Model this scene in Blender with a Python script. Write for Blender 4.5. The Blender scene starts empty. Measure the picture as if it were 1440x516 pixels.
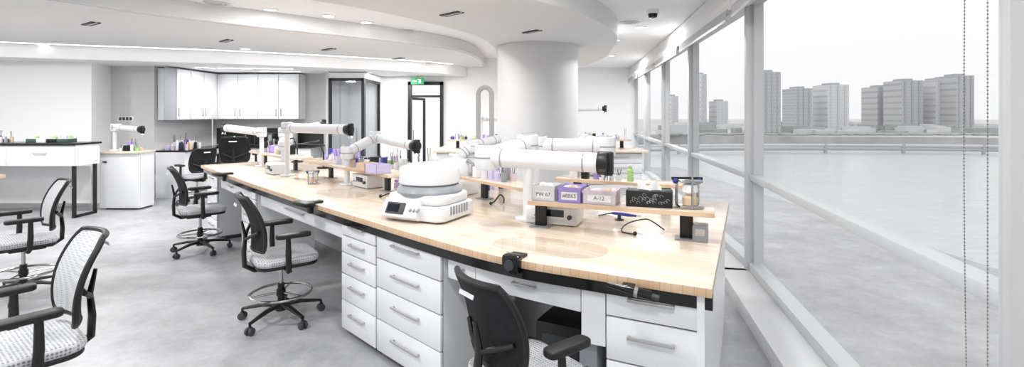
import bpy, bmesh, math, random
from mathutils import Vector, Matrix, Euler
random.seed(4)
S=bpy.context.scene
F=700.0; HY=160.0; H=1.6
def pos(u,v,z):
    d=(H-z)*F/(v-HY); return Vector(((u-720)/F*d,d,z))
def at(u,v,d):
    return Vector(((u-720)/F*d,d,H-(v-HY)*d/F))
def lin(c):
    c=c/255.0
    return c/12.92 if c<=0.04045 else ((c+0.055)/1.055)**2.4
def col(r,g=None,b=None):
    if g is None: g=b=r
    return (lin(r),lin(g),lin(b),1)
# ---------------- materials
M={}
def mat(name,c,rough=.5,metal=0,emit=None,es=0,alpha=None,coat=0,noise=0,nscale=6,bump=0,bscale=200,trans=0):
    m=bpy.data.materials.new(name); m.use_nodes=True
    nt=m.node_tree; p=nt.nodes['Principled BSDF']
    p.inputs['Base Color'].default_value=c; p.inputs['Roughness'].default_value=rough
    p.inputs['Metallic'].default_value=metal
    if coat: p.inputs['Coat Weight'].default_value=coat; p.inputs['Coat Roughness'].default_value=.08
    if emit: p.inputs['Emission Color'].default_value=emit; p.inputs['Emission Strength'].default_value=es
    if noise:
        tc=nt.nodes.new('ShaderNodeTexCoord'); n=nt.nodes.new('ShaderNodeTexNoise'); n.inputs['Scale'].default_value=nscale; n.inputs['Detail'].default_value=6
        r=nt.nodes.new('ShaderNodeValToRGB'); r.color_ramp.elements[0].position=.3; r.color_ramp.elements[1].position=.7
        r.color_ramp.elements[0].color=tuple(max(0,x*(1-noise)) for x in c[:3])+(1,); r.color_ramp.elements[1].color=tuple(min(1,x*(1+noise*.6)) for x in c[:3])+(1,)
        nt.links.new(tc.outputs['Object'],n.inputs['Vector']); nt.links.new(n.outputs['Fac'],r.inputs['Fac']); nt.links.new(r.outputs['Color'],p.inputs['Base Color'])
    if bump:
        tc=nt.nodes.new('ShaderNodeTexCoord'); n=nt.nodes.new('ShaderNodeTexVoronoi'); n.inputs['Scale'].default_value=bscale
        b=nt.nodes.new('ShaderNodeBump'); b.inputs['Strength'].default_value=bump; b.inputs['Distance'].default_value=.003
        nt.links.new(tc.outputs['Object'],n.inputs['Vector']); nt.links.new(n.outputs['Distance'],b.inputs['Height']); nt.links.new(b.outputs['Normal'],p.inputs['Normal'])
    M[name]=m; return m
mat('white_paint',col(240),.6); mat('wall_white',col(246),.8); mat('wall_grey',col(212),.8,noise=.03)
mat('ceiling_white',col(246),.9); mat('band_white',col(226),.9); mat('column_paint',col(210),.7,noise=.02)
mat('lacquer',col(236,237,239),.25); mat('lacquer_shadow',col(100),.5)
mat('black',col(18),.45); mat('black_gloss',col(12),.15); mat('black_fabric',col(20,21,24),.85,bump=.5,bscale=300)
mat('granite',col(28),.2,noise=.4,nscale=60); mat('splash',col(45),.3)
mat('chrome',col(185),.2,1); mat('alu',col(185),.35,.5)
mat('plastic_white',col(226,226,228),.3); mat('plastic_grey',col(150,153,158),.4); mat('dark_grey',col(60,62,66),.5); mat('chain_grey',col(125),.4)
mat('screen',col(25,30,40),.1); mat('paper',col(236),.8)
mat('purple',col(168,150,215),.5); mat('green',col(165,200,130),.5); mat('pink',col(222,205,214),.5); mat('blue',col(60,60,140),.4); mat('darkgreen',col(60,85,70),.5); mat('tan',col(215,190,160),.6); mat('lilac',col(205,195,228),.5)
mat('downlight',col(255),.5,emit=(1,1,1,1),es=3.0); mat('strip',col(255),.5,emit=(1,1,1,1),es=1.6)
mat('exit_green',col(20,120,70),.5,emit=col(30,150,90),es=.6)
mat('blind',col(180),.9); mat('frame_white',col(194,196,198),.4); mat('sill_white',col(216,217,219),.35)
mat('land',col(203),.9,noise=.15,nscale=.03); mat('bld_a',col(180,182,185),.9);mat('haze',col(208,210,213),.9)  # land and building colours lightened to paint in distance haze
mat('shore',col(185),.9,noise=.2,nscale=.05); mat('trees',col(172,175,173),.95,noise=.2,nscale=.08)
m=mat('water',col(200,203,207),.3); nt=m.node_tree; p=nt.nodes['Principled BSDF']; tc=nt.nodes.new('ShaderNodeTexCoord'); mp=nt.nodes.new('ShaderNodeMapping'); mp.inputs['Scale'].default_value=(.25,.9,1); mp.inputs['Rotation'].default_value=(0,0,.6)
n=nt.nodes.new('ShaderNodeTexNoise'); n.inputs['Scale'].default_value=.5; n.inputs['Detail'].default_value=10; n.inputs['Roughness'].default_value=.75
r=nt.nodes.new('ShaderNodeValToRGB'); r.color_ramp.elements[0].position=.3; r.color_ramp.elements[0].color=col(182,185,189); r.color_ramp.elements[1].position=.7; r.color_ramp.elements[1].color=col(207,209,212)
nt.links.new(tc.outputs['Object'],mp.inputs[0]); nt.links.new(mp.outputs[0],n.inputs['Vector']); nt.links.new(n.outputs['Fac'],r.inputs['Fac']); nt.links.new(r.outputs['Color'],p.inputs['Base Color'])
def brickmat(name,c1,c2,mort,scale,bw,rh,ms,rough=.5,coat=0,rotz=0,noise=True,rotx=0,bias=0):
    m=mat(name,c1,rough,coat=coat); nt=m.node_tree; p=nt.nodes['Principled BSDF']
    tc=nt.nodes.new('ShaderNodeTexCoord'); mp=nt.nodes.new('ShaderNodeMapping'); mp.inputs['Rotation'].default_value=(rotx,0,rotz)
    b=nt.nodes.new('ShaderNodeTexBrick'); b.inputs['Color1'].default_value=c1; b.inputs['Color2'].default_value=c2; b.inputs['Mortar'].default_value=mort
    b.inputs['Scale'].default_value=scale; b.inputs['Brick Width'].default_value=bw; b.inputs['Row Height'].default_value=rh; b.inputs['Mortar Size'].default_value=ms; b.inputs['Bias'].default_value=bias
    nt.links.new(tc.outputs['Object'],mp.inputs['Vector']); nt.links.new(mp.outputs['Vector'],b.inputs['Vector'])
    out=b.outputs['Color']
    if noise:
        n=nt.nodes.new('ShaderNodeTexNoise'); mp2=nt.nodes.new('ShaderNodeMapping'); mp2.inputs['Scale'].default_value=(3,40,3)
        nt.links.new(mp.outputs['Vector'],mp2.inputs['Vector']); nt.links.new(mp2.outputs['Vector'],n.inputs['Vector'])
        mx=nt.nodes.new('ShaderNodeMixRGB'); mx.blend_type='MULTIPLY'; mx.inputs['Fac'].default_value=.18
        nt.links.new(out,mx.inputs['Color1']); nt.links.new(n.outputs['Fac'],mx.inputs['Color2']); out=mx.outputs['Color']
    nt.links.new(out,p.inputs['Base Color']); return m
brickmat('wood',col(248,234,218),col(238,218,194),col(224,200,174),1,.9,.045,.0012,.2,coat=.35,rotz=math.radians(38))
brickmat('wood_edge',col(228,198,166),col(212,178,144),col(195,160,126),1,.5,.02,.0008,.35)
brickmat('bld_b',col(208,210,213),col(200,202,206),col(224),1,1.6,3.2,.45,.9,noise=False,rotx=math.pi/2)  # pale, low-contrast facade tones with distance haze painted in
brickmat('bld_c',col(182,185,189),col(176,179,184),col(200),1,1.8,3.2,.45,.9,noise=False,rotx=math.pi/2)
def dotmat(name,c1,c2,scale):
    m=mat(name,c1,.85); nt=m.node_tree; p=nt.nodes['Principled BSDF']; tc=nt.nodes.new('ShaderNodeTexCoord'); v=nt.nodes.new('ShaderNodeTexVoronoi'); v.inputs['Scale'].default_value=scale; v.inputs['Randomness'].default_value=.15
    r=nt.nodes.new('ShaderNodeValToRGB'); r.color_ramp.elements[0].position=.25; r.color_ramp.elements[0].color=c2; r.color_ramp.elements[1].position=.45; r.color_ramp.elements[1].color=c1
    nt.links.new(tc.outputs['Object'],v.inputs['Vector']); nt.links.new(v.outputs['Distance'],r.inputs['Fac']); nt.links.new(r.outputs['Color'],p.inputs['Base Color'])
dotmat('mesh_grey',col(205,206,209),col(160,162,166),85); dotmat('seat_grey',col(196,197,200),col(120,122,126),60)
m=mat('floor_concrete',col(180),.35); nt=m.node_tree; p=nt.nodes['Principled BSDF']
tc=nt.nodes.new('ShaderNodeTexCoord'); n1=nt.nodes.new('ShaderNodeTexNoise'); n1.inputs['Scale'].default_value=1.6; n1.inputs['Detail'].default_value=14; n1.inputs['Roughness'].default_value=.82
r=nt.nodes.new('ShaderNodeValToRGB'); r.color_ramp.elements[0].position=.32; r.color_ramp.elements[0].color=col(140,141,144); r.color_ramp.elements[1].position=.66; r.color_ramp.elements[1].color=col(192,193,195)
nt.links.new(tc.outputs['Object'],n1.inputs['Vector']); nt.links.new(n1.outputs['Fac'],r.inputs['Fac']); nt.links.new(r.outputs['Color'],p.inputs['Base Color'])
def glassmat(name,c,fac,ro=.02):
    m=bpy.data.materials.new(name); m.use_nodes=True; nt=m.node_tree; nt.nodes.clear()
    o=nt.nodes.new('ShaderNodeOutputMaterial'); t=nt.nodes.new('ShaderNodeBsdfTransparent'); t.inputs[0].default_value=c
    g=nt.nodes.new('ShaderNodeBsdfGlossy'); g.inputs['Roughness'].default_value=ro; mx=nt.nodes.new('ShaderNodeMixShader'); mx.inputs[0].default_value=fac
    nt.links.new(t.outputs[0],mx.inputs[1]); nt.links.new(g.outputs[0],mx.inputs[2]); nt.links.new(mx.outputs[0],o.inputs[0]); M[name]=m
glassmat('glass',(1,1,1,1),.03); glassmat('glass_dark',(.86,.87,.88,1),.12); glassmat('mat_clear',(1,1,1,1),.2,.06)
# ---------------- builder
class B:
    def __init__(s): s.v=[];s.f=[];s.m=[];s.mats=[]
    def mi(s,m):
        if m not in s.mats: s.mats.append(m)
        return s.mats.index(m)
    def add(s,vs,fs,m):
        k=len(s.v); s.v+= [tuple(v) for v in vs]; i=s.mi(m)
        for f in fs: s.f.append([k+j for j in f]); s.m.append(i)
    def bm(s,bm,m,T=None):
        if T is not None: bmesh.ops.transform(bm,matrix=T,verts=bm.verts)
        bm.verts.index_update(); s.add([v.co.copy() for v in bm.verts],[[v.index for v in f.verts] for f in bm.faces],m); bm.free(); return s
    def box(s,c,d,m,rot=(0,0,0),bev=0,seg=2):
        b=bmesh.new(); bmesh.ops.create_cube(b,size=1); bmesh.ops.scale(b,vec=d,verts=b.verts)
        if bev: bmesh.ops.bevel(b,geom=b.edges[:],offset=min(bev,min(d)*.49),segments=seg,affect='EDGES',profile=.5)
        return s.bm(b,m,Matrix.Translation(c)@Euler(rot).to_matrix().to_4x4())
    def cyl(s,p0,p1,r,m,r2=None,seg=20,bev=0):
        p0=Vector(p0);p1=Vector(p1);d=p1-p0
        b=bmesh.new(); bmesh.ops.create_cone(b,cap_ends=True,segments=seg,radius1=r,radius2=r if r2 is None else r2,depth=d.length)
        if bev:
            e=[e for e in b.edges if len(e.link_faces)==2 and any(len(f.verts)>4 for f in e.link_faces)]
            bmesh.ops.bevel(b,geom=e,offset=bev,segments=2,affect='EDGES',profile=.5)
        q=Vector((0,0,1)).rotation_difference(d.normalized()).to_matrix().to_4x4()
        return s.bm(b,m,Matrix.Translation((p0+p1)/2)@q)
    def sph(s,c,r,m,sc=(1,1,1),seg=16):
        b=bmesh.new(); bmesh.ops.create_uvsphere(b,u_segments=seg,v_segments=max(6,seg//2),radius=r)
        return s.bm(b,m,Matrix.Translation(c)@Matrix.Diagonal((*sc,1)))
    def prism(s,pts,z0,z1,m,side=None,bev=0):
        b=bmesh.new(); vs=[b.verts.new((p[0],p[1],z0)) for p in pts]; f=b.faces.new(vs)
        r=bmesh.ops.extrude_face_region(b,geom=[f]); 
        for g in r['geom']:
            if isinstance(g,bmesh.types.BMVert): g.co.z=z1
        bmesh.ops.recalc_face_normals(b,faces=b.faces)
        if bev:
            e=[e for e in b.edges if any(abs(fc.normal.z)>.9 for fc in e.link_faces)]
            bmesh.ops.bevel(b,geom=e,offset=bev,segments=3,affect='EDGES',profile=.5)
        if side:
            b.verts.index_update(); vv=[v.co.copy() for v in b.verts]
            s.add(vv,[[v.index for v in f.verts] for f in b.faces if abs(f.normal.z)>.5],m)
            s.add(vv,[[v.index for v in f.verts] for f in b.faces if abs(f.normal.z)<=.5],side); b.free(); return s
        return s.bm(b,m)
    def tube(s,pts,r,m,seg=10,closed=False,flat=1):
        P=[Vector(p) for p in pts]; n=len(P); up=None; vs=[]
        for i in range(n):
            a=P[(i-1)%n] if (closed or i>0) else P[i]; c=P[(i+1)%n] if (closed or i<n-1) else P[i]
            t=(c-a).normalized()
            if up is None:
                up=Vector((0,0,1)) if abs(t.z)<.9 else Vector((1,0,0))
            up=(up-t*up.dot(t)).normalized(); sd=t.cross(up)
            rr=r[i] if isinstance(r,(list,tuple)) else r
            for k in range(seg):
                an=2*math.pi*k/seg; vs.append(P[i]+sd*math.cos(an)*rr+up*math.sin(an)*rr*flat)
        fs=[]
        for i in range(n if closed else n-1):
            j=(i+1)%n
            for k in range(seg):
                l=(k+1)%seg; fs.append([i*seg+k,j*seg+k,j*seg+l,i*seg+l])
        if not closed: fs.append(list(range(seg))); fs.append([(n-1)*seg+k for k in range(seg)][::-1])
        s.add(vs,fs,m); return s
    def lathe(s,prof,c,m,seg=28):
        vs=[];fs=[];n=len(prof)
        for k in range(seg):
            a=2*math.pi*k/seg
            for (r,z) in prof: vs.append((c[0]+r*math.cos(a),c[1]+r*math.sin(a),c[2]+z))
        for k in range(seg):
            l=(k+1)%seg
            for i in range(n-1): fs.append([k*n+i,l*n+i,l*n+i+1,k*n+i+1])
        s.add(vs,fs,m); return s
    def surf(s,fn,nu,nv,m,m2,th):
        V=[[Vector(fn(i/nu,j/nv)) for i in range(nu+1)] for j in range(nv+1)]
        idx=lambda i,j:j*(nu+1)+i
        fs=[[idx(i,j),idx(i+1,j),idx(i+1,j+1),idx(i,j+1)] for j in range(nv) for i in range(nu)]
        s.add([p for r in V for p in r],fs,m)
        s.add([p+Vector(th) for r in V for p in r],[f[::-1] for f in fs],m2)
        return s
    def mesh(s,name):
        me=bpy.data.meshes.new(name); me.from_pydata(s.v,[],s.f)
        for m in s.mats: me.materials.append(M[m])
        me.polygons.foreach_set('material_index',s.m); me.polygons.foreach_set('use_smooth',[True]*len(s.f))
        me.update(); me.set_sharp_from_angle(angle=math.radians(38)); return me
    def obj(s,name,loc=(0,0,0),rz=0,parent=None,sc=1):
        o=bpy.data.objects.new(name,s.mesh(name)); S.collection.objects.link(o); o.location=loc; o.rotation_euler=(0,0,rz); o.scale=(sc,sc,sc)
        if parent: o.parent=parent
        return o
def empty(name,loc=(0,0,0),rz=0):
    o=bpy.data.objects.new(name,None); S.collection.objects.link(o); o.location=loc; o.rotation_euler=(0,0,rz); return o
def rrect(w,h,r,n=6,cx=0,cy=0):
    P=[]
    for (sx,sy,a0) in ((1,1,0),(-1,1,90),(-1,-1,180),(1,-1,270)):
        for k in range(n+1):
            a=math.radians(a0+90*k/n); P.append((cx+sx*(w/2-r)+r*math.cos(a)*1,cy+sy*(h/2-r)+r*math.sin(a)))
    return P
def catmull(P,n=8):
    P=[Vector(p) for p in P]; out=[]
    Q=[2*P[0]-P[1]]+P+[2*P[-1]-P[-2]]
    for i in range(1,len(Q)-2):
        a,b,c,d=Q[i-1:i+3]
        for k in range(n):
            t=k/n; out.append(.5*((2*b)+(c-a)*t+(2*a-5*b+4*c-d)*t*t+(3*b-a-3*c+d)*t**3))
    out.append(P[-1]); return out
# ---------------- room shell
CZ=2.95
B().prism([(-11,-2.5),(5,-2.5),(5,15),(-11,15)],-.15,0,'floor_concrete').obj('floor')
W=[(0.95,-1.4),(1.60,1.50),(2.30,4.72),(2.69,7.37),(3.02,9.77),(3.34,12.3),(3.62,14.6)]
roof=[(-11,-2.5)]+[(.7,-2.5)]+[(x+.15,y) for x,y in W]+[(3.8,15),(-11,15)]
B().prism(roof,CZ,CZ+.15,'ceiling_white').obj('ceiling')
def wall(name,pts,z0,z1,m,t=.12,side=1):
    b=B()
    for a,c in zip(pts[:-1],pts[1:]):
        a=Vector(a);c=Vector(c);d=(c-a).normalized();n=Vector((-d.y,d.x))*t*side
        b.prism([a,c,c+n,a+n],z0,z1,m)
    return b.obj(name)
wall('wall_left',[(-11,7.9),(-7.35,8.7)],0,CZ,'wall_white')
b=B(); b.prism([(-7.35,8.701),(-7.59,9.42),(-7.8,9.42),(-7.8,8.75)],0,CZ,'wall_white'); b.obj('wall_return')
b=B(); b.box((-7.26,9.48,CZ/2),(.98,.12,CZ),'wall_grey'); b.box((-6.84,10.4,CZ/2),(.12,1.7,CZ),'wall_grey'); b.box((-5.3,11.29,CZ/2),(2.9,.12,CZ),'wall_grey'); b.box((-3.93,11.3,CZ/2),(.06,1.4,CZ),'wall_grey'); b.obj('wall_alcove')
bw=B()
bw.box((-2.85,12.06,CZ/2),(.7,.12,CZ),'wall_white')
bw.box((-2.075,12.06,(2.37+CZ)/2),(.85,.12,CZ-2.37),'wall_white')
bw.box((-.52,12.06,CZ/2),(2.26,.12,CZ),'wall_white')
bw.obj('wall_back')
wall('wall_back_right',[(.6,12),(.6,14.6)],0,CZ,'wall_white'); B().box((2.1,14.66,CZ/2),(3.2,.12,CZ),'wall_white').obj('wall_back_right')
c=B(); c.box((-2.1,14.8,CZ/2),(3.4,.1,CZ),'wall_white'); c.box((-3.75,13.4,CZ/2),(.1,2.6,CZ),'wall_white'); c.box((-.45,13.4,CZ/2),(.1,2.6,CZ),'wall_white'); c.obj('wall_corridor')
# ceiling bands
near=[(-11,1.2),(-8.5,2.2),(-6.2,3.5),(-4.6,4.9),(-4.1,5.7),(-3.06,6.7),(-1.9,7.75),(-1.1,8.7),(-.78,9.6),(-.68,10.8),(-.66,11.98)]
nc=catmull(near,6)
B().prism([(p.x,p.y) for p in nc]+[(-11,11.98)],2.72,CZ-.001,'band_white').obj('ceiling_soffit')
lo=catmull([(-11,6.6),(-8,7.9),(-6.2,8.55),(-4.75,9.1),(-2.6,10.3),(-1.5,11.2),(-1.1,11.97)],6)
B().prism([(p.x,p.y) for p in lo]+[(-11,11.97)],2.5,2.719,'ceiling_white').obj('ceiling_soffit')
st=B()
pl=[Vector((p.x+.03,p.y-.14,2.712)) for p in lo[:-5]]
for a,c2 in zip(pl[:-1],pl[1:]):
    d=(c2-a).normalized(); n=Vector((-d.y,d.x,0))*.035; z7=Vector((0,0,.007))
    st.add([a-n,c2-n,c2+n,a+n,a-n+z7,c2-n+z7,c2+n+z7,a+n+z7],[[0,1,2,3],[4,7,6,5],[0,4,5,1],[2,6,7,3]],'strip')
st.obj('linear_ceiling_light')
b2=catmull([(-4.6,2.4),(-3.1,3.9),(-1.92,4.85),(-1.28,5.6),(-.55,6.9),(-.3,8.2),(-.25,9.5),(.1,10.6),(.9,11.6),(1.6,11.4),(1.8,10),(1.72,8.7),(1.5,7.1),(.9,5.7),(.14,4.75),(-1.2,3.6),(-3.2,2.0)],6)
B().prism([(p.x,p.y) for p in b2],2.70,CZ-.001,'band_white').obj('ceiling_bulkhead')
t=B(); t.tube([(p.x+.03,p.y-.04,2.735) for p in nc[6:]],.012,'plastic_white',6); t.obj('trim_soffit')
B().lathe([(.0,-.001),(.66,0),(.66,2.698),(.0,2.698)],(.42,8.2,0),'column_paint',64).obj('column')
def slot(u,v,z,ang,l=.35):
    p=at(u,v,(z-H)*F/(HY-v)); b=B(); b.box((0,0,-.006),(l,.1,.012),'black'); b.box((0,0,-.009),(l+.03,.02,.012),'frame_white')
    b.obj('air_slot_diffuser',(p.x,p.y,z),ang)
for u,v,a in((128,33,-.6),(318,57,-.75),(462,69,-.75),(600,88,-.8),(560,82,-.8)):
    slot(u,v,2.72,a)
slot(635,19,2.70,-.75,.3); slot(748,44,2.70,-.9,.3)
def down(u,v,z=CZ,r=.09,lit=True,nm='recessed_downlight'):
    p=at(u,v,(z-H)*F/(HY-v)); b=B()
    b.lathe([(r*.8,-.002),(r*.85,-.014),(r*1.1,-.012),(r*1.15,0)],(0,0,0),'white_paint'); b.lathe([(0,-.004),(r*.82,-.004)],(0,0,0),'downlight' if lit else 'white_paint')
    if not lit:
        for k in (.25,.5): b.lathe([(r*k,-.005),(r*k+.01,-.02),(r*k+.03,-.018),(r*k+.05,-.004)],(0,0,0),'frame_white')
    b.obj(nm,(p.x,p.y,z))
for u,v in((462,22),(380,13),(515,31),(900,38),(860,78),(866,56)): down(u,v)
for u,v in((305,3),(570,42),(885,30)): down(u,v,r=.2,lit=False,nm='round_air_diffuser')
down(190,88,2.72); down(345,68,2.72); down(60,62,2.72)
for u,v in((300,95),(520,102),(385,100)): down(u,v,2.5,.07)
b=B(); b.lathe([(0,-.11),(.05,-.1),(.06,-.06),(.06,-.05)],(0,0,0),'black_gloss'); b.lathe([(0,-.05),(.075,-.05),(.08,0)],(0,0,0),'white_paint'); p=at(918,14,(CZ-H)*F/(HY-14)); b.obj('dome_security_camera',(p.x,p.y,CZ))
for (x0,y0,x1,y1) in((-6.1,9.6,-5.2,9.9),(-5.2,9.75,-4.4,10.0),(-5.3,10.5,-4.5,10.6)):
    b=B(); a=Vector((x0,y0,2.495)); c2=Vector((x1,y1,2.495)); l=(c2-a).length; b.box((0,0,0),(l,.06,.01),'strip'); b.obj('linear_ceiling_light',(a+c2)/2,math.atan2(y1-y0,x1-x0))
# ---------------- windows
def along(a,c): d=(c-a); return d.length,math.atan2(d.y,d.x)
Wv=[Vector((x,y,0)) for x,y in W]
for i in range(len(Wv)-1):
    a,c2=Wv[i],Wv[i+1]; L,ang=along(a,c2); mid=(a+c2)/2
    e=empty('window_%d'%(i+1),mid,ang)
    b=B()
    b.box((0,0,1.0),(L,.10,.06),'frame_white',bev=.006); b.box((0,0,.16),(L,.12,.08),'frame_white',bev=.005); b.box((0,0,2.68),(L,.12,.1),'frame_white')
    b.box((-L/2+.02,0,1.4),(.09,.15,2.7),'frame_white',bev=.006)
    b.box((-L/2+.085,-.02,1.4),(.035,.08,2.6),'frame_white'); b.box((L/2-.045,-.02,1.4),(.035,.08,2.6),'frame_white')
    b.obj('frame',parent=e)
    g=B(); g.add([(-L/2+.05,-.02,.15),(L/2-.05,-.02,.15),(L/2-.05,-.02,2.65),(-L/2+.05,-.02,2.65)],[[0,1,2,3]],'glass'); g.obj('pane',parent=e)
    B().box((0,.10,.06),(L+.05,.42,.12),'sill_white',bev=.004).obj('window_sill_ledge',mid,ang)
    B().box((0,.11,2.78),(L+.04,.1,.32),'band_white').obj('trim_%d'%(i+1),mid,ang)
    b=B(); b.box((0,.19,2.66),(L-.06,.05,.1),'band_white',bev=.01)
    if i>0:
        b.cyl((-L/2+.1,.2,2.60),(L/2-.1,.2,2.60),.028,'blind'); b.box((0,.225,2.56),(L-.25,.003,.08),'blind'); b.box((0,.225,2.51),(L-.25,.015,.025),'frame_white')
    else:
        b.box((-.05,.16,1.4),(L-.15,.003,2.55),'blind'); b.box((-.05,.16,.14),(L-.15,.015,.03),'frame_white')
    b.obj('roller_blind',mid,ang)
def chain(x,y,z0,z1,dx=.0):
    b=B(); n=int((z1-z0)/.012)
    for k in range(n): b.sph((dx*math.sin(k/n*3.14),0,z0+k*.012),.0028,'chain_grey',seg=6)
    b.tube([(dx*math.sin(k/20*3.14),0,z0+(z1-z0)*k/20) for k in range(21)],.0008,'chain_grey',5)
    b.obj('blind_chain',(x,y,0))
chain(1.56,1.705,.5,2.6,-.012); chain(1.50,1.57,.45,2.6,.0)
# ---------------- outside
B().box((600,600,-26),(2600,2400,1),'water').obj('sea_water')
B().prism([(150,430),(330,400),(520,330),(700,200),(1500,200),(1500,1700),(-200,1700),(-100,520)],-25.4,-17,'land',side='shore').obj('far_shore_land')
b=B()
pp=catmull([(60,330,-20),(200,345,-20),(330,330,-20),(420,290,-20),(520,210,-20)],8)
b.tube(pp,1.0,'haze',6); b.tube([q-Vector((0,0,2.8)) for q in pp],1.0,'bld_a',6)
for q in pp[::3]: b.cyl((q.x,q.y,-25.5),(q.x,q.y,-19),1.2,'bld_a',seg=8)
b.obj('causeway_bridge')
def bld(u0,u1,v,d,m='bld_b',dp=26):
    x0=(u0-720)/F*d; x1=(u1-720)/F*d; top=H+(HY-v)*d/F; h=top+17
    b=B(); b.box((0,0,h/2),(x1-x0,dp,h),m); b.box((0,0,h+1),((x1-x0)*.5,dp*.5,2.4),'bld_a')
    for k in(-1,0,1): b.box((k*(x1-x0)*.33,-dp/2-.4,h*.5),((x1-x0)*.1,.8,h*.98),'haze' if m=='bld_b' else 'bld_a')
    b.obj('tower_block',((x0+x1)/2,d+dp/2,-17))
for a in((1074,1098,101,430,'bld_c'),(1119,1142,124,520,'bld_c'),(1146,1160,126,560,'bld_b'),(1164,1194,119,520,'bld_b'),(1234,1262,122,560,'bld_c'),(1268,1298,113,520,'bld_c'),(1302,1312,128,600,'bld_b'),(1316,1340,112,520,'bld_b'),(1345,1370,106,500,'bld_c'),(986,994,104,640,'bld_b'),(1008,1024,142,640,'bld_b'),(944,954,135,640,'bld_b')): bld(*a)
b=B()
for k in range(110):
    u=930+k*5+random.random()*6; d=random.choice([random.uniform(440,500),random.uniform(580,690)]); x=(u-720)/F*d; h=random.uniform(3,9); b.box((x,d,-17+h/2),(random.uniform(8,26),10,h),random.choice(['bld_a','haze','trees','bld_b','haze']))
b.obj('low_waterfront_buildings')
b=B()
for k in range(150):
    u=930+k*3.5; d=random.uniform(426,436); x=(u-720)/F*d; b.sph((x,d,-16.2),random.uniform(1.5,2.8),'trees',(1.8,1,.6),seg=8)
b.obj('shoreline_trees')
# ---------------- main bench
FP=[(.80,1.99),(.40,2.19),(-.035,2.43),(-.42,2.76),(-.95,3.28),(-1.68,4.02),(-2.8,5.2),(-4.25,6.8)]
front=catmull([(x,y,0) for x,y in FP],8)
back=catmull([(-2.85,8.15,0),(-1.45,6.55,0),(-.3,5.3,0),(.4,4.7,0),(1.05,4.25,0),(1.71,3.92,0)],8)
bench=empty('lab_workbench')
B().prism([(p.x,p.y) for p in front]+[(p.x,p.y) for p in back],.86,.90,'wood','wood_edge',bev=.004).obj('worktop',parent=bench)
def Fu(u):
    for a,c2 in zip(front[:-1],front[1:]):
        ua=720+F*a.x/a.y; uc=720+F*c2.x/c2.y
        if uc<=u<=ua:
            t=(u-ua)/(uc-ua) if ua!=uc else 0; return a.lerp(c2,t)
    return front[0] if u>900 else front[-1]
def _n(i,P):
    a=P[max(0,i-1)];c2=P[min(len(P)-1,i+1)]; d=(c2-a).normalized(); return Vector((d.y,-d.x,0))
sgn=1 if _n(10,front).y>0 else -1
def nrm(i,P): return _n(i,P)*sgn
def strip(P,off0,off1,z0,z1,m,name,sl=slice(None)):
    idx=list(range(len(P)))[sl]; A=[P[i]+nrm(i,P)*off0 for i in idx]; C=[P[i]+nrm(i,P)*off1 for i in idx]
    return B().prism([(p.x,p.y) for p in A]+[(p.x,p.y) for p in C[::-1]],z0,z1,m).obj(name,parent=bench)
strip(front,.03,.07,.80,.859,'black_gloss','fascia_rail')
strip(front,.98,1.02,0,.859,'lacquer','centre_divider',slice(2,-2))
def unit(L,R,setb=.04,depth=.58,rows=(.2,.2,.2,.2),name='drawer_unit',z0=.05,ztop=.85,parent=None,hm='alu',mat_='lacquer',hw=.5,handle=True):
    L=Vector(L);R=Vector(R); L.z=R.z=0; d=R-L; w=d.length; ang=math.atan2(d.y,d.x)
    b=B(); b.box((w/2,setb+depth/2+.02,(z0+ztop)/2),(w-.004,depth,ztop-z0),mat_)
    if .02<z0<.2: b.box((w/2,setb+depth/2+.05,z0/2),(w-.05,depth-.1,z0),'dark_grey')
    b.box((w/2,setb+.0185,(z0+ztop)/2),(w-.008,.002,ztop-z0-.004),'lacquer_shadow')
    tot=sum(rows); z=ztop-.004
    for r in rows:
        h=(ztop-z0)*r/tot; zc=z-h/2
        b.box((w/2,setb+.008,zc),(w-.008,.018,h-.008),mat_,bev=.002)
        if handle:
            hh=w*hw; zz=zc+h*.12
            b.box((w/2,setb-.022,zz),(hh,.012,.014),hm,bev=.003)
            for sx in(-1,1): b.box((w/2+sx*hh*.46,setb-.01,zz),(.012,.022,.012),hm)
        z-=h
    return b.obj(name,(L.x,L.y,0),ang,parent or bench)
rk=(.16,.2,.26,.3)
unit(Fu(848),Fu(984),rows=(.15,.2,.22,.25),hw=.5)
unit(Fu(522),Fu(612),rows=(.2,.2,.22,.22),hw=.42)
unit(Fu(473),Fu(520.5),rows=(.13,.13,.16,.2,.22),hw=.42)
unit(Fu(334),Fu(353),rows=(.13,.13,.16,.2,.22),hw=.42)
unit(Fu(287),Fu(300),rows=(.2,.2,.2,.2))
def infill(u0,u1,z0=.0,name='infill_panel'):
    L=Fu(u0);R=Fu(u1);d=R-L;w=d.length
    B().box((w/2,.33,(z0+.79)/2),(w,.55,.79-z0),'lacquer').obj(name,(L.x,L.y,0),math.atan2(d.y,d.x),bench)
infill(812,846,.55)
for u0,u1 in((657,808),(356,470),(302,331),(616,655)):
    unit(Fu(u0),Fu(u1),rows=(1,),z0=.68,ztop=.80,depth=.4,setb=.07,hw=.22,name='pencil_drawer')
a=Vector((.80,1.99));c2=Vector((1.71,3.92)); d=(c2-a).normalized(); n=Vector((-d.y,d.x))
p0=a+d*.03+n*.03; p1=c2-d*.03+n*.03
B().prism([p0,p1,p1+n*.03,p0+n*.03],0,.859,'lacquer').obj('end_panel',parent=bench)
for i in(4,14,24,32):
    unit(back[i+4],back[i],rows=rk,parent=bench)
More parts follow.
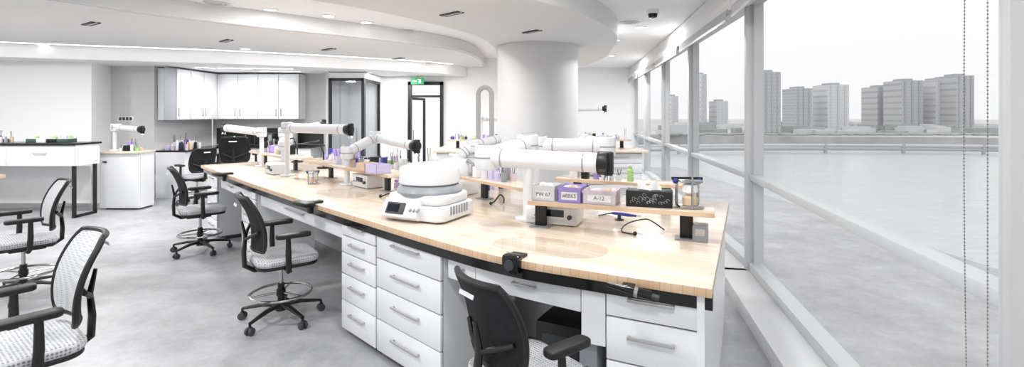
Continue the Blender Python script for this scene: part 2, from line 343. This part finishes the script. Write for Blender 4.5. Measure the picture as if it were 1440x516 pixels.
# ---------------- raised shelves
def shelf(a,c2,z=1.08,w=.26,posts=(.15,.85),name='raised_shelf'):
    a=Vector((a[0],a[1],0));c2=Vector((c2[0],c2[1],0)); L,ang=along(a,c2)
    b=B(); b.box((L/2,w/2,z-.9-.013),(L,w,.026),'wood',bev=.003); b.box((L/2,.0005,z-.9-.013),(L-.004,.004,.022),'wood_edge')
    for t in posts:
        b.box((L*t,w*.55,(z-.9-.026)/2),(.07,.03,z-.9-.028),'black',bev=.003); b.box((L*t,w*.55,.004),(.12,.1,.008),'plastic_grey')
    return b.obj(name,(a.x,a.y,.9),ang)
shelf((.09,2.98),(1.06,2.60),posts=(.86,.04))
shelf((-.42,4.12),(.12,3.42))
shelf((-2.25,5.5),(-1.05,4.22))
shelf((-3.7,7.0),(-2.6,5.85))
shelf((.35,4.05),(1.25,3.6),w=.22)
def ctrl(u,v,ang,w=.3,name='technician_control_unit'):
    p=pos(u,v,.9); b=B(); b.box((0,.1,.065),(w,.2,.12),'plastic_white',bev=.012); b.box((0,-.001,.075),(w*.8,.012,.07),'plastic_white',bev=.004); b.box((.02,-.006,.08),(w*.42,.008,.045),'screen',bev=.003)
    for k in range(3): b.cyl((-.1+k*.02,-.012,.06),(-.1+k*.02,0,.06),.006,'plastic_grey',seg=10)
    b.cyl((w*.38,-.02,.06),(w*.38,0,.06),.014,'dark_grey',seg=14)
    for sx in(-1,1):
        for y in(.03,.17): b.cyl((sx*w*.4,y,0),(sx*w*.4,y,.008),.012,'black',seg=10)
    b.obj(name,(p.x,p.y,.9),ang)
ctrl(774,317,-.38,.33); ctrl(505,264,-.8,.3); ctrl(378,245,-.85,.3)
def arm(pts,base,rr=.05,head=True,name='extraction_arm'):
    P=[Vector(p) for p in pts]; base=Vector(base); o=base.copy()
    b=B(); P=[p-o for p in P]
    b.cyl((0,0,0),(0,0,.02),rr*1.5,'plastic_white',seg=24,bev=.004); top=P[0]
    b.cyl((0,0,.02),(0,0,max(.05,top.z)),rr*.55,'plastic_white')
    b.tube([(0,0,max(.05,top.z)),top],rr*.55,'plastic_white')
    for i,(a,c2) in enumerate(zip(P[:-1],P[1:])):
        d=(c2-a).normalized(); r=rr*(1-.06*i)
        b.cyl(a,c2,r,'plastic_white',seg=28); b.cyl(a+d*.1,a+d*.108,r*1.04,'plastic_grey',seg=28); b.cyl(c2-d*.09,c2-d*.082,r*1.04,'plastic_grey',seg=28)
    for i,p in enumerate(P[:-1]):
        b.cyl(p-Vector((0,0,rr*1.25)),p+Vector((0,0,rr*1.25)),rr*1.22,'plastic_white',seg=28,bev=.012); b.cyl(p+Vector((0,0,rr*1.25)),p+Vector((0,0,rr*1.32)),rr*.8,'plastic_grey',seg=24); b.cyl(p-Vector((0,0,.004)),p+Vector((0,0,.004)),rr*1.245,'plastic_grey',seg=28)
    if head:
        d=(P[-1]-P[-2]).normalized(); e=P[-1]
        b.cyl(e-d*.01,e+d*.05,rr*1.12,'black',seg=24,bev=.008); b.box(e+d*.05,(.05,.05,.13),'black',rot=(0,0,math.atan2(d.y,d.x)),bev=.01); b.cyl(e+d*.05-Vector((0,0,.065)),e+d*.05-Vector((0,0,.09)),.022,'chrome',r2=.03)
    b.obj(name,o)
arm([at(757,205,3.5),at(852,206,3.4),at(822,198,3.75)],at(757,160+F*.7/3.5,3.5),.054,False)
arm([at(742,204,3.3),at(684,221,2.95),at(843,229,2.72)],at(742,160+F*.7/3.3,3.3),.058)
arm([at(404,180,5.6),at(488,182,5.2)],at(404,160+F*.7/5.6,5.6),.052)
arm([at(488,215,4.9),at(528,193,5.2),at(582,205,4.7)],at(488,160+F*.7/4.9,4.9),.05)
arm([at(368,186,6.6),at(318,180,6.9)],at(368,160+F*.7/6.6,6.6),.05)
arm([at(398,205,5.9),at(398,186,6.0),at(450,176,6.3)],at(398,160+F*.7/5.9,5.9),.045)
arm([at(640,225,4.6),at(665,205,4.7),at(700,196,5.0)],at(640,160+F*.7/4.6,4.6),.05,False)
p=pos(603,304,.9); b=B()
b.prism(rrect(.46,.40,.06),.012,.10,'plastic_white',bev=.012)
b.prism(rrect(.42,.36,.08),.10,.16,'plastic_white',bev=.018)
b.lathe([(.20,.15),(.205,.17),(.19,.20),(.175,.21),(.175,.215)],(0,.01,0),'plastic_grey',48)
b.lathe([(.185,.215),(.19,.22),(.19,.30),(.18,.315),(.15,.32),(.145,.328),(.12,.335),(0,.337)],(0,.01,0),'plastic_white',48)
b.box((-.05,-.195,.075),(.26,.06,.12),'plastic_white',rot=(-.5,0,0),bev=.01); b.box((-.08,-.228,.085),(.13,.01,.07),'dark_grey',rot=(-.5,0,0),bev=.003); b.box((-.09,-.233,.087),(.08,.01,.045),'screen',rot=(-.5,0,0))
for k in range(3): b.cyl((.03+k*.025,-.235,.075),(.03+k*.025,-.215,.085),.008,'plastic_grey',seg=12)
for k in range(7): b.box((.232,-.1+k*.03,.07),(.006,.012,.05),'plastic_grey')
b.box((0,.2,.2),(.14,.06,.16),'plastic_white',bev=.02)
for x in(-.17,.17):
    for y in(-.13,.14): b.cyl((x,y,0),(x,y,.014),.02,'black',seg=12)
b.obj('lab_centrifuge',(p.x,p.y,.9),-.45,sc=1.08)
p=pos(640,272,.9); b=B(); b.prism(rrect(.34,.34,.07),0,.14,'plastic_white',bev=.02); b.lathe([(.15,.14),(.165,.16),(.165,.24),(.13,.29),(.06,.31),(0,.312)],(0,0,0),'plastic_white',40); b.box((0,-.17,.08),(.14,.012,.06),'dark_grey',bev=.003); b.tube([(.17,0,.15),(.2,0,.2),(.2,0,.27),(.14,0,.3)],.015,'plastic_grey'); b.obj('curing_unit',(p.x,p.y,.9),-.6)
b=B(); R=.075; pts=[]
for k in range(13): a=math.pi*k/12; pts.append((R*math.cos(a),0,.90+R*math.sin(a)))
for k in range(13): a=math.pi+math.pi*k/12; pts.append((R*math.cos(a),0,.46+R*math.sin(a)))
b.tube(pts,.03,'blind',12,closed=True,flat=.8); b.cyl((0,0,0),(0,0,.02),.09,'plastic_white',seg=24); b.cyl((0,0,.02),(0,0,.38),.02,'plastic_white')
b.obj('ring_task_lamp',((682-720)/F*5.2,5.2,.9),-.3)
# ---------------- items on near shelf
sa=Vector((.09,2.98));sb=Vector((1.06,2.60)); sd=(sb-sa).normalized(); sn=Vector((-sd.y,sd.x)); sang=math.atan2(sd.y,sd.x)
def onshelf(u,off):
    best=min(range(200),key=lambda k:abs(720+F*(sa.x+sd.x*k*.0053)/(sa.y+sd.y*k*.0053)-u)); q=sa+sd*best*.0053+sn*off; return (q.x,q.y,1.08)
def tray(u,off,w,m,label=None,h=.09,fill=True,dp=.16,ang=0):
    b=B(); t=.004
    b.box((0,0,t/2),(w,dp,t),m)
    for sx in(-1,1): b.box((sx*(w/2-t/2),0,h/2),(t,dp,h),m)
    for sy in(-1,1): b.box((0,sy*(dp/2-t/2),h/2),(w,t,h),m)
    b.box((0,-dp/2-.001,h-.008),(w+.006,.006,.012),m)
    if label: b.box((0,-dp/2-.003,h*.45),(w*.7,.002,h*.5),'paper')
    if fill:
        for k in range(7): b.sph((random.uniform(-w*.35,w*.35),random.uniform(-dp*.3,dp*.3),h*.75),random.uniform(.018,.03),random.choice(['paper','tan','plastic_white','pink','green']),seg=10)
        b.box((0,0,h*.35),(w*.9,dp*.9,h*.6),'paper')
    e=b.obj('storage_tray',onshelf(u,off),sang+ang)
    if label:
        cu=bpy.data.curves.new('label','FONT'); cu.body=label; cu.size=.032; cu.align_x='CENTER'; cu.extrude=.0003; cu.materials.append(M['dark_grey']); o=bpy.data.objects.new('label',cu); S.collection.objects.link(o); o.parent=e; o.location=(0,-dp/2-.0045,h*.34); o.rotation_euler=(math.pi/2,0,0)
tray(763,.10,.14,'plastic_white','PW 67'); tray(799,.10,.135,'purple','#8865'); tray(842,.10,.19,'pink','A-12',h=.08)
b=B(); b.box((0,0,.045),(.25,.12,.09),'black',bev=.004); b.box((0,0,.0905),(.12,.05,.002),'black')
for s in range(26):
    a=random.uniform(-.1,.1); z=random.uniform(.018,.07)
    pts=[(a+.012*math.cos(t_*.9)*(1-t_*.12),-.0605,z+.012*math.sin(t_*.9)*(1-t_*.12)) for t_ in range(6)]
    b.tube(pts,.0012,'plastic_grey',4)
def tis(u,v):
    x=(u-.5)*.13; return (x,(v-.5)*.03+.012*math.sin(u*9),.09+.05*math.sin(v*math.pi)*(.7+.3*math.sin(u*11)))
b.surf(tis,14,8,'paper','paper',(0,.001,.001)); b.obj('tissue_box',onshelf(910,.10),sang+.05)
def articulator(loc,ang,sc=1,m='chrome'):
    b=B(); b.box((0,0,.008),(.1,.09,.012),m,bev=.003); b.box((0,0,.115),(.09,.09,.01),m,bev=.003)
    for s in(-1,1): b.cyl((s*.045,.03,.012),(s*.045,.03,.12),.006,m); b.sph((s*.05,.03,.11),.013,'blue',seg=10)
    b.cyl((0,-.045,0),(0,-.045,.15),.004,m); b.lathe([(0,.015),(.03,.015),(.032,.045),(.02,.055),(0,.055)],(0,-.01,0),'tan',18); b.lathe([(0,.062),(.02,.062),(.032,.07),(.03,.1),(0,.108)],(0,-.01,0),'paper',18)
    b.box((0,.035,.12),(.13,.012,.012),'black'); b.obj('dental_articulator',loc,ang,sc=sc)
q=onshelf(968,.12); articulator(q,sang+.3,1.3)
p=pos(712,262,.9); articulator((p.x,p.y,.9),1.2); articulator((-.62,4.6,.9),2.2); articulator((-2.0,5.0,.9),.4)
def handpiece(name,p,ang,cab):
    b=B(); b.tube([(0,0,.045),(.06,0,.04),(.1,0,.035),(.16,0,.03)],[.008,.011,.011,.007],'blue',12); b.cyl((.05,0,.0),(.05,0,.035),.012,'dark_grey'); b.cyl((.05,0,0),(.05,0,.006),.03,'black'); b.cyl((.16,0,.03),(.19,0,.028),.003,'chrome')
    b.tube(catmull([Vector(c) for c in cab],6),.0035,'dark_grey',6); b.obj(name,(p.x,p.y,.9),ang)
handpiece('dental_handpiece',pos(860,309,.9),-.15,[(0,0,.045),(-.05,.02,.03),(-.08,.1,.006),(.02,.2,.006)])
def hose(pts,p,r=.006,m='dark_grey',e=.012):
    b=B(); b.tube(catmull([Vector(c) for c in pts],8),r,m,8); b.sph((0,0,e),e,'black',seg=10); b.obj('flexible_hose',(p.x,p.y,.9))
hose(((0,0,.006),(-.06,.08,.006),(.0,.18,.03),(.1,.16,.06),(.14,.12,.05),(.2,.1,.008)),pos(893,331,.9),.004)
hose(((0,0,.008),(.03,.05,.02),(.07,.04,.07),(.1,.02,.05),(.1,.0,.012)),pos(690,288,.9))
hose(((0,0,.008),(.05,-.03,.03),(.12,-.02,.05),(.14,.04,.03),(.2,.1,.01),(.28,.05,.01)),pos(535,278,.9),.006,'black',.014)
p=pos(985,338,.9); b=B(); b.box((0,0,.045),(.08,.1,.09),'plastic_grey',bev=.006); b.box((0,-.052,.055),(.05,.006,.04),'chrome'); b.obj('socket_box',(p.x,p.y,.9),-.4)
for (u,v,w,h,a) in((772,347,.62,.34,-.4),(480,272,.62,.34,-.75)):
    p=pos(u,v,.9); g=B(); pts=[(w/2*math.copysign(abs(math.cos(t))**.75,math.cos(t)),h/2*math.copysign(abs(math.sin(t))**.75,math.sin(t)),.0015) for t in [2*math.pi*k/48 for k in range(48)]]; g.add(pts,[list(range(48))],'mat_clear'); g.obj('clear_desk_mat',(p.x,p.y,.9),a)
def armrest(u,n=2):
    q=Fu(u); i=min(range(len(front)),key=lambda k:(front[k]-q).length); t=(front[max(0,i-1)]-front[min(len(front)-1,i+1)]).normalized(); ang=math.atan2(t.y,t.x)
    b=B(); b.box((0,.02,.01),(.08,.1,.02),'black',bev=.004); b.box((0,-.02,-.03),(.06,.03,.09),'black',bev=.004)
    b.box((.0,-.07,.005),(.2,.09,.035),'black',rot=(0,0,.15),bev=.014); 
    b.obj('hand_rest_pad',(q.x,q.y,.9),ang)
armrest(440); armrest(318)
q=Fu(722); b=B(); b.box((0,-.01,-.02),(.09,.06,.09),'black_gloss',bev=.012); b.box((.0,.03,.008),(.08,.09,.014),'black',bev=.004); b.cyl((0,-.05,-.02),(0,-.02,-.02),.025,'dark_grey'); b.obj('bench_clamp_block',(q.x,q.y,.9),-.5)
q=Fu(885); b=B(); b.tube([(-.09,-.03,-.035),(-.02,-.035,-.04),(.03,-.035,-.045),(.1,-.035,-.055)],[.01,.014,.02,.02],'black_gloss',14); b.cyl((.03,-.035,-.045),(.045,-.035,-.047),.023,'chrome'); b.cyl((.1,-.035,-.055),(.13,-.035,-.06),.012,'dark_grey'); b.box((0,-.012,-.04),(.05,.05,.03),'black'); b.obj('bench_mounted_handpiece',(q.x,q.y,.9),-.45)
b=B(); b.box((0,0,.24),(.3,.34,.44),'black',bev=.02); b.box((0,-.165,.3),(.22,.02,.2),'dark_grey',bev=.01)
for s in(-1,1): 
    for t2 in(-1,1): b.cyl((s*.1,t2*.12,0),(s*.1,t2*.12,.03),.02,'black',seg=12)
b.obj('dust_extractor_unit',(.34,2.84,0),-.5)
b=B(); b.box((0,0,.30),(.09,.3,.5),'plastic_grey',bev=.01); 
for k in range(3): b.cyl((0,-.158,.2+k*.1),(0,-.148,.2+k*.1),.02,'black',seg=14)
b.box((0,0,.025),(.08,.28,.05),'black'); b.obj('socket_tower',(.42,2.46,0),-.45)
for (x,y) in((-1.15,4.15),(-2.6,5.6)):
    b=B(); b.lathe([(0,.0),(.12,0),(.14,.3),(.15,.31),(.145,.31),(.13,.29),(.115,.01),(0,.01)],(0,0,0),'plastic_grey'); b.obj('waste_bin',(x,y,0))
def clutter(name,loc,w,d,n,ang=0,hs=1):
    b=B()
    cols=['plastic_white','purple','green','pink','blue','paper','tan','plastic_white','lilac','plastic_white','plastic_grey','black','lilac','paper']
    cells=[(i,j) for i in range(max(1,int(w/.09))) for j in range(max(1,int(d/.09)))]
    random.shuffle(cells)
    for (i,j) in cells[:n]:
        x=-w/2+.045+i*.09; y=-d/2+.045+j*.09; m=random.choice(cols); h=random.uniform(.05,.12)*hs
        if random.random()<.45: b.box((x,y,h/2),(random.uniform(.05,.085),random.uniform(.05,.08),h),m,bev=.004)
        elif random.random()<.6:
            r=random.uniform(.018,.032); b.lathe([(0,0),(r,0),(r,h*.75),(r*.6,h*.85),(r*.6,h),(0,h)],(x,y,0),m,14)
            b.cyl((x,y,h),(x,y,h+.015),r*.65,random.choice(['plastic_white','black','purple']),seg=12)
        else:
            r=.025; b.lathe([(0,0),(r,0),(r,h*.8),(r*.9,h*.8),(r*.9,.005)],(x,y,0),m,14)
            for k in range(4): a=random.random()*6; b.cyl((x,y,.01),(x+.02*math.cos(a),y+.02*math.sin(a),h*1.6),.003,random.choice(['black','blue','tan','chrome']),seg=6)
    b.obj(name,loc,ang)
clutter('lab_supplies',(-1.55,4.98,1.08),.8,.18,15,-.82)
clutter('lab_supplies',(-1.0,4.72,.9),.3,.18,5,-.82)
clutter('lab_supplies',(-3.05,6.55,1.08),.8,.18,14,-.8)
clutter('lab_supplies',(-.12,3.95,1.08),.5,.18,9,-.91)
clutter('lab_supplies',(-1.15,5.55,.9),.9,.35,32,-.8,1.9)
clutter('lab_supplies',(-.3,4.75,.9),.6,.3,18,-.7,1.7)
clutter('lab_supplies',(-2.2,6.6,.9),.9,.35,26,-.85,1.9)
clutter('lab_supplies',(-.75,3.95,.9),.25,.2,4,-.7)
clutter('lab_supplies',(.75,3.95,1.08),.6,.15,7,-.46)
def box_open(p,w,d,h,m,ang):
    b=B(); t=.005; b.box((0,0,t/2),(w,d,t),m); 
    for s in(-1,1): b.box((s*(w/2-t/2),0,h/2),(t,d,h),m); b.box((0,s*(d/2-t/2),h/2),(w,t,h),m)
    b.box((0,0,h*.4),(w*.85,d*.85,h*.6),'paper'); b.obj('storage_tray',p,ang)
box_open((-1.18,4.38,1.08),.2,.14,.08,'lilac',-.8); box_open((-1.33,4.58,1.08),.16,.14,.07,'tan',-.8)
# ---------------- chairs
def chairmesh():
    b=B()
    for k in range(5):
        a=2*math.pi*k/5+.3; ca,sa_=math.cos(a),math.sin(a)
        b.tube([(ca*.03,sa_*.03,.125),(ca*.15,sa_*.15,.12),(ca*.32,sa_*.32,.09)],[.028,.024,.016],'black',8,flat=.7)
        cx,cy=ca*.32,sa_*.32; b.cyl((cx,cy,.055),(cx,cy,.09),.01,'black',seg=8)
        for s in(-1,1):
            ox,oy=-sa_*.016*s,ca*.016*s; b.cyl((cx+ox*.5,cy+oy*.5,.03),(cx+ox*1.8,cy+oy*1.8,.03),.03,'dark_grey',seg=16,bev=.004)
        b.sph((cx,cy,.045),.024,'black',seg=10)
    b.cyl((0,0,.08),(0,0,.15),.045,'black',r2=.035); b.cyl((0,0,.15),(0,0,.30),.027,'black'); b.cyl((0,0,.30),(0,0,.44),.016,'chrome')
    ring=[(.235*math.cos(2*math.pi*k/40),.235*math.sin(2*math.pi*k/40),.225) for k in range(40)]
    b.tube(ring,.012,'chrome',8,closed=True); b.cyl((0,0,.2),(0,0,.25),.036,'black')
    for k in range(3):
        a=2*math.pi*k/3+.5; b.cyl((.03*math.cos(a),.03*math.sin(a),.225),(.23*math.cos(a),.23*math.sin(a),.225),.008,'chrome',seg=8)
    b.box((0,-.02,.455),(.17,.26,.05),'black',bev=.012); b.tube([(.08,.02,.45),(.2,.03,.45),(.23,.03,.445)],.006,'black',6)
    b.prism(rrect(.48,.46,.1,8,0,.02),.475,.50,'black',bev=.008)
    b.prism(rrect(.50,.48,.11,8,0,.02),.50,.555,'seat_grey',bev=.022)
    def bk(u,v):
        z=.62+v*.43; x=(u-.5)*2; hw=.205+.025*math.sin(v*math.pi)-(.03*max(0,(v-.85)/.15)**2)-(.03*max(0,(.12-v)/.12)**2)
        y=-.20+.02*math.sin(v*math.pi*.9)-.12*v*v+.045*x*x
        return (x*hw,y,z)
    b.surf(bk,14,16,'mesh_grey','black_fabric',(0,-.022,0))
    per=[bk(i/14,0) for i in range(15)]+[bk(1,j/16) for j in range(1,17)]+[bk(1-i/14,1) for i in range(1,15)]+[bk(0,1-j/16) for j in range(1,16)]
    b.tube([(x,y-.011,z) for x,y,z in per],.016,'black',8,closed=True)
    b.tube([(0,-.05,.45),(0,-.2,.445),(0,-.27,.49),(0,-.275,.6),(0,-.265,.72),(0,-.29,.85)],[.03,.032,.032,.03,.024,.015],'black',10,flat=.6)
    b.box((0,-.335,.985),(.12,.004,.02),'plastic_white',rot=(-.3,0,0))
    for s in(-1,1):
        b.tube([(0,-.268,.70),(s*.1,-.24,.74),(s*.19,-.2,.78)],.013,'black',8)
        b.tube([(s*.1,.0,.465),(s*.26,.0,.462),(s*.295,-.005,.49),(s*.30,-.01,.60),(s*.295,-.01,.73)],[.018,.02,.022,.022,.018],'black',10)
        b.prism(rrect(.085,.26,.035,5,s*.29,.03),.73,.765,'black',bev=.01)
    return b.mesh('drafting_chair')
CM=chairmesh()
def chair(x,y,face,sc=.94):
    o=bpy.data.objects.new('drafting_chair',CM); S.collection.objects.link(o); o.location=(x,y,0); o.rotation_euler=(0,0,math.atan2(face[1],face[0])-math.pi/2); o.scale=(sc,sc,sc)
chair(.05,2.20,(.80,.60),.88); chair(-1.80,3.88,(.80,.60)); chair(-3.62,5.78,(.78,.63)); chair(-5.6,8.85,(-.9,.5)); chair(-5.3,9.6,(-.3,.95),1.1)
chair(-2.32,2.36,(-.6,-.8)); chair(-4.28,4.36,(-.62,-.78))
chair(1.35,8.9,(-.2,-1),1.05)
# ---------------- left side furniture
cn=empty('side_counter')
b=B(); b.box((-8.24,7.85,1.135),(3.12,.52,.03),'granite',bev=.004); b.obj('countertop',parent=cn)
for x0,x1 in((-9.8,-8.8),(-8.8,-7.75),(-7.75,-6.7)):
    unit((x0,7.58,0),(x1,7.58,0),z0=.80,ztop=1.12,rows=(1,),depth=.45,parent=cn,name='drawer',hw=.2)
b=B()
for x,y in((-6.72,7.64),(-6.72,8.02),(-8.3,7.64),(-9.7,7.64)): b.box((x,y,.4),(.04,.04,.8),'black')
b.box((-6.72,7.83,.02),(.04,.38,.04),'black')
b.box((-8.3,8.09,.45),(2.9,.02,.6),'wall_grey'); b.obj('frame',parent=cn)
def trays2(name,loc):
    b=B()
    for k,(m) in enumerate(('darkgreen','plastic_white','black','darkgreen')):
        b.box((k*.16,0,.03),(.15,.2,.06),m,bev=.005); b.box((k*.16,0,.065),(.13,.18,.012),'paper')
        for j in range(5): b.sph((k*.16+random.uniform(-.05,.05),random.uniform(-.07,.07),.08),.025,random.choice(['purple','green','paper','pink','paper']),seg=8)
    b.obj(name,loc)
trays2('supply_boxes',(-7.5,7.85,1.15)); clutter('lab_supplies',(-8.0,7.85,1.15),.3,.2,5)
sc_=empty('side_cabinet')
unit((-6.87,8.25,0),(-6.2,8.25,0),rows=(1,),z0=.03,ztop=.94,depth=.32,parent=sc_,name='body',handle=False); b=B(); b.box((-6.535,8.43,.96),(.71,.42,.035),'wood',bev=.004); b.obj('worktop',parent=sc_); b=B(); b.box((-6.77,8.27,.80),(.06,.02,.025),'black',bev=.004); b.obj('latch',parent=sc_)
clutter('lab_supplies',(-6.4,8.43,.9775),.4,.25,10,0,1.2)
arm([Vector((-6.72,8.42,1.37)),Vector((-6.70,8.45,1.37)),Vector((-6.2,8.3,1.34))],Vector((-6.72,8.42,.9775)),.05)
lb=empty('side_workbench'); B().prism([(-7.6,4.9),(-5.85,4.9),(-5.85,5.75),(-7.6,5.75)],.86,.9,'wood','wood_edge').obj('worktop',parent=lb); unit((-7.5,4.95,0),(-6.1,4.95,0),parent=lb,depth=.7); 
clutter('lab_supplies',(-6.1,5.5,.9),.4,.3,7)
# kitchen
kc=empty('kitchen_cabinetry')
b=B(); z0,z1=1.48,2.47
b.box((-6.59,10.3,(z0+z1)/2),(.34,1.6,z1-z0),'lacquer'); b.box((-5.53,11.02,(z0+z1)/2),(1.78,.36,z1-z0),'lacquer')
b.box((-6.4185,9.98,(z0+z1)/2),(.002,1.6,z1-z0-.004),'plastic_grey'); b.box((-5.5,10.8385,(z0+z1)/2),(1.78,.002,z1-z0-.004),'plastic_grey')  # grey sheets behind the doors paint the shade in the door gaps
for k in range(3): b.box((-6.41,9.62+k*.42+.1,(z0+z1)/2),(.018,.405,z1-z0-.02),'lacquer',bev=.002); b.box((-6.395,9.62+k*.42+.1+(.16 if k%2 else -.16),z0+.15),(.015,.015,.17),'plastic_grey')
for k in range(4): b.box((-6.19+k*.445,10.83,(z0+z1)/2),(.433,.018,z1-z0-.02),'lacquer',bev=.002); b.box((-6.19+k*.445+(.17 if k%2==0 else -.17),10.815,z0+.15),(.015,.015,.17),'plastic_grey')
b.obj('wall_cupboards',parent=kc)
b=B(); b.box((-5.45,11.215,1.1),(2.4,.02,.36),'splash'); b.obj('backsplash',parent=kc)
b=B(); b.box((-5.4,10.88,.89),(2.4,.62,.03),'granite'); b.box((-6.46,10.0,.89),(.6,1.15,.03),'granite'); b.obj('countertop',parent=kc)
unit((-6.15,10.6,0),(-4.3,10.6,0),rows=(1,),z0=.1,ztop=.87,depth=.55,parent=kc,name='base_cabinets',hw=.3)
B().box((-6.48,9.98,.435),(.55,1.1,.87),'lacquer').obj('base_cabinet_return',parent=kc)
clutter('kitchen_supplies',(-6.42,9.75,.905),.45,.5,20,0,1.8)
clutter('kitchen_supplies',(-5.9,10.8,.905),.4,.3,10,0,2)
b=B(); b.box((0,0,.14),(.4,.3,.28),'dark_grey',bev=.01); b.box((-.04,-.152,.14),(.26,.01,.2),'black_gloss'); b.box((.15,-.153,.14),(.06,.01,.2),'plastic_grey'); b.obj('microwave_oven',(-5.4,10.95,.905))
b=B(); b.box((0,0,.16),(.22,.28,.32),'plastic_white',bev=.02); b.box((0,-.15,.06),(.14,.08,.02),'chrome'); b.cyl((0,-.15,.07),(0,-.15,.15),.03,'plastic_white'); b.obj('coffee_machine',(-4.85,10.9,.905))
b=B(); b.box((0,0,.0),(.3,.01,.1),'white_paint',bev=.003); 
for k in range(4): b.box((-.1+k*.065,-.007,0),(.045,.006,.06),'dark_grey')
b.obj('wall_socket_panel',at(177,167,9.41))
# doors
d1=empty('door_1'); b=B()
def fr(b,x0,x1,y0,y1,z1,t=.06,m='black'):
    a=Vector((x0,y0,0));c2=Vector((x1,y1,0));L,an=along(a,c2); mid=(a+c2)/2
    for p_ in(a,c2): b.box((p_.x,p_.y,z1/2),(t,t,z1),m,rot=(0,0,an))
    for z in(t/2,z1-t/2): b.box((mid.x,mid.y,z),(L,t,t),m,rot=(0,0,an))
    b.box((mid.x,mid.y,z1/2),(L-t,.012,z1-2*t),'glass_dark',rot=(0,0,an))
fr(b,-3.87,-3.17,10.6,10.6,2.36); fr(b,-3.17,-3.2,10.66,11.95,2.36); b.cyl((-3.3,10.55,.9),(-3.3,10.55,1.3),.012,'chrome'); b.box((-3.52,11.3,2.42),(.76,1.4,.12),'white_paint'); b.obj('frame',parent=d1)
b=B(); b.box((-3.55,12.03,CZ/2),(.75,.06,CZ),'wall_white'); b.obj('wall_booth')
d2=empty('door_2'); b=B()
for x in(-2.46,-1.69): b.box((x,12.0,1.185),(.08,.16,2.37),'black')
b.box((-2.075,12.0,2.33),(.85,.16,.08),'black'); b.box((-2.075,12.0,2.02),(.7,.05,.06),'black')
b.obj('frame',parent=d2)
b=B(); b.box((0,.36,1.0),(.05,.06,1.98),'black'); b.box((0,0,1.97),(.05,.75,.06),'black'); b.box((0,0,.05),(.05,.75,.08),'black'); b.box((0,-.36,1.0),(.05,.06,1.98),'black'); b.box((0,0,1),(.01,.68,1.9),'glass'); b.cyl((.05,-.25,.9),(.05,-.25,1.2),.012,'chrome'); b.obj('leaf',(-2.38,12.46,0),parent=d2,rz=-.35)
b=B(); b.box((0,0,0),(.3,.03,.15),'exit_green'); b.box((.06,-.017,0),(.05,.004,.09),'paper'); b.box((-.06,-.017,0),(.09,.004,.03),'paper'); b.sph((.02,-.017,.04),.015,'paper',seg=8); b.cyl((0,0,.07),(0,0,.13),.01,'chrome'); b.obj('exit_sign',(at(587,114,11.7).x,11.7,2.37))
# rear bench
rb=empty('rear_workbench'); B().box((.55,10.2,.88),(4.1,1.5,.04),'wood',bev=.004).obj('worktop',parent=rb)
unit((-1.45,9.5,0),(-.3,9.5,0),parent=rb,depth=1.3); unit((1.5,9.5,0),(2.5,9.5,0),parent=rb,depth=1.3)
shelf((-1.3,10.0),(.0,10.0)); shelf((1.3,10.0),(2.4,10.0))
clutter('lab_supplies',(-.7,10.13,1.08),1.1,.18,18,0,1.2); clutter('lab_supplies',(1.85,10.13,1.08),1.0,.18,14,0,1.2)
arm([Vector((1.05,9.7,1.68)),Vector((1.05,9.75,1.68)),Vector((1.75,9.6,1.70))],Vector((1.05,9.7,.9)),.04)
arm([Vector((-.6,9.8,1.5)),Vector((-.2,9.9,1.5))],Vector((-.6,9.8,.9)),.045)
for u,d in((455,6.4),(418,7.2)):
    x=(u-720)/F*d; b=B(); b.cyl((0,0,0),(0,0,.02),.08,'black'); b.tube([(0,0,.02),(0,0,.2),(-.05,0,.35),(-.38,0,.3)],.01,'black',8); b.box((-.4,0,.29),(.16,.05,.025),'black',bev=.005); b.obj('desk_lamp',(x,d,.9),.3)
# ---------------- camera, lights, world
cam=bpy.data.cameras.new('camera'); co=bpy.data.objects.new('camera',cam); S.collection.objects.link(co); co.location=(0,0,H); co.rotation_euler=(math.pi/2,0,0)
cam.sensor_width=36; cam.lens=F/1440*36; cam.shift_y=-(258-HY)/1440; cam.clip_end=4000; cam.clip_start=.05; S.camera=co
w=bpy.data.worlds.new('overcast_sky'); S.world=w; w.use_nodes=True; nt=w.node_tree; bg=nt.nodes['Background']; bg.inputs['Strength'].default_value=1.0
tc=nt.nodes.new('ShaderNodeTexCoord'); sx=nt.nodes.new('ShaderNodeSeparateXYZ'); r=nt.nodes.new('ShaderNodeValToRGB'); r.color_ramp.elements[0].position=0; r.color_ramp.elements[0].color=(.80,.805,.815,1); r.color_ramp.elements[1].position=.4; r.color_ramp.elements[1].color=(1.0,1.0,1.0,1)
nt.links.new(tc.outputs['Generated'],sx.inputs[0]); nt.links.new(sx.outputs['Z'],r.inputs['Fac']); nt.links.new(r.outputs['Color'],bg.inputs['Color'])
def lamp(x,y,z,e,s=.3):
    l=bpy.data.lights.new('ceiling_lamp','AREA'); l.shape='DISK'; l.size=s; l.energy=e; o=bpy.data.objects.new('ceiling_lamp',l); S.collection.objects.link(o); o.location=(x,y,z)
for (x,y,z,e) in((-2.6,2.2,2.93,40),(-.2,2.0,2.93,28),(.6,3.9,2.93,17),(-2.6,6.0,2.93,34),(-.9,6.6,2.93,34),(-5.5,4.2,2.70,42),(-5.5,6.5,2.70,44),(-3.5,8.2,2.70,40),(-7.8,6.2,2.70,50),(2.2,8,2.93,38),(2.4,12,2.93,55),(-5.6,9.9,2.48,26),(-2.6,11.2,2.48,30),(-1.5,9.8,2.70,42),(-2.1,13.4,2.9,50),(-5.2,1.0,2.93,45),(.2,.2,2.93,28)):
    lamp(x,y,z,e)
S.view_settings.view_transform='Standard'; S.view_settings.exposure=.24
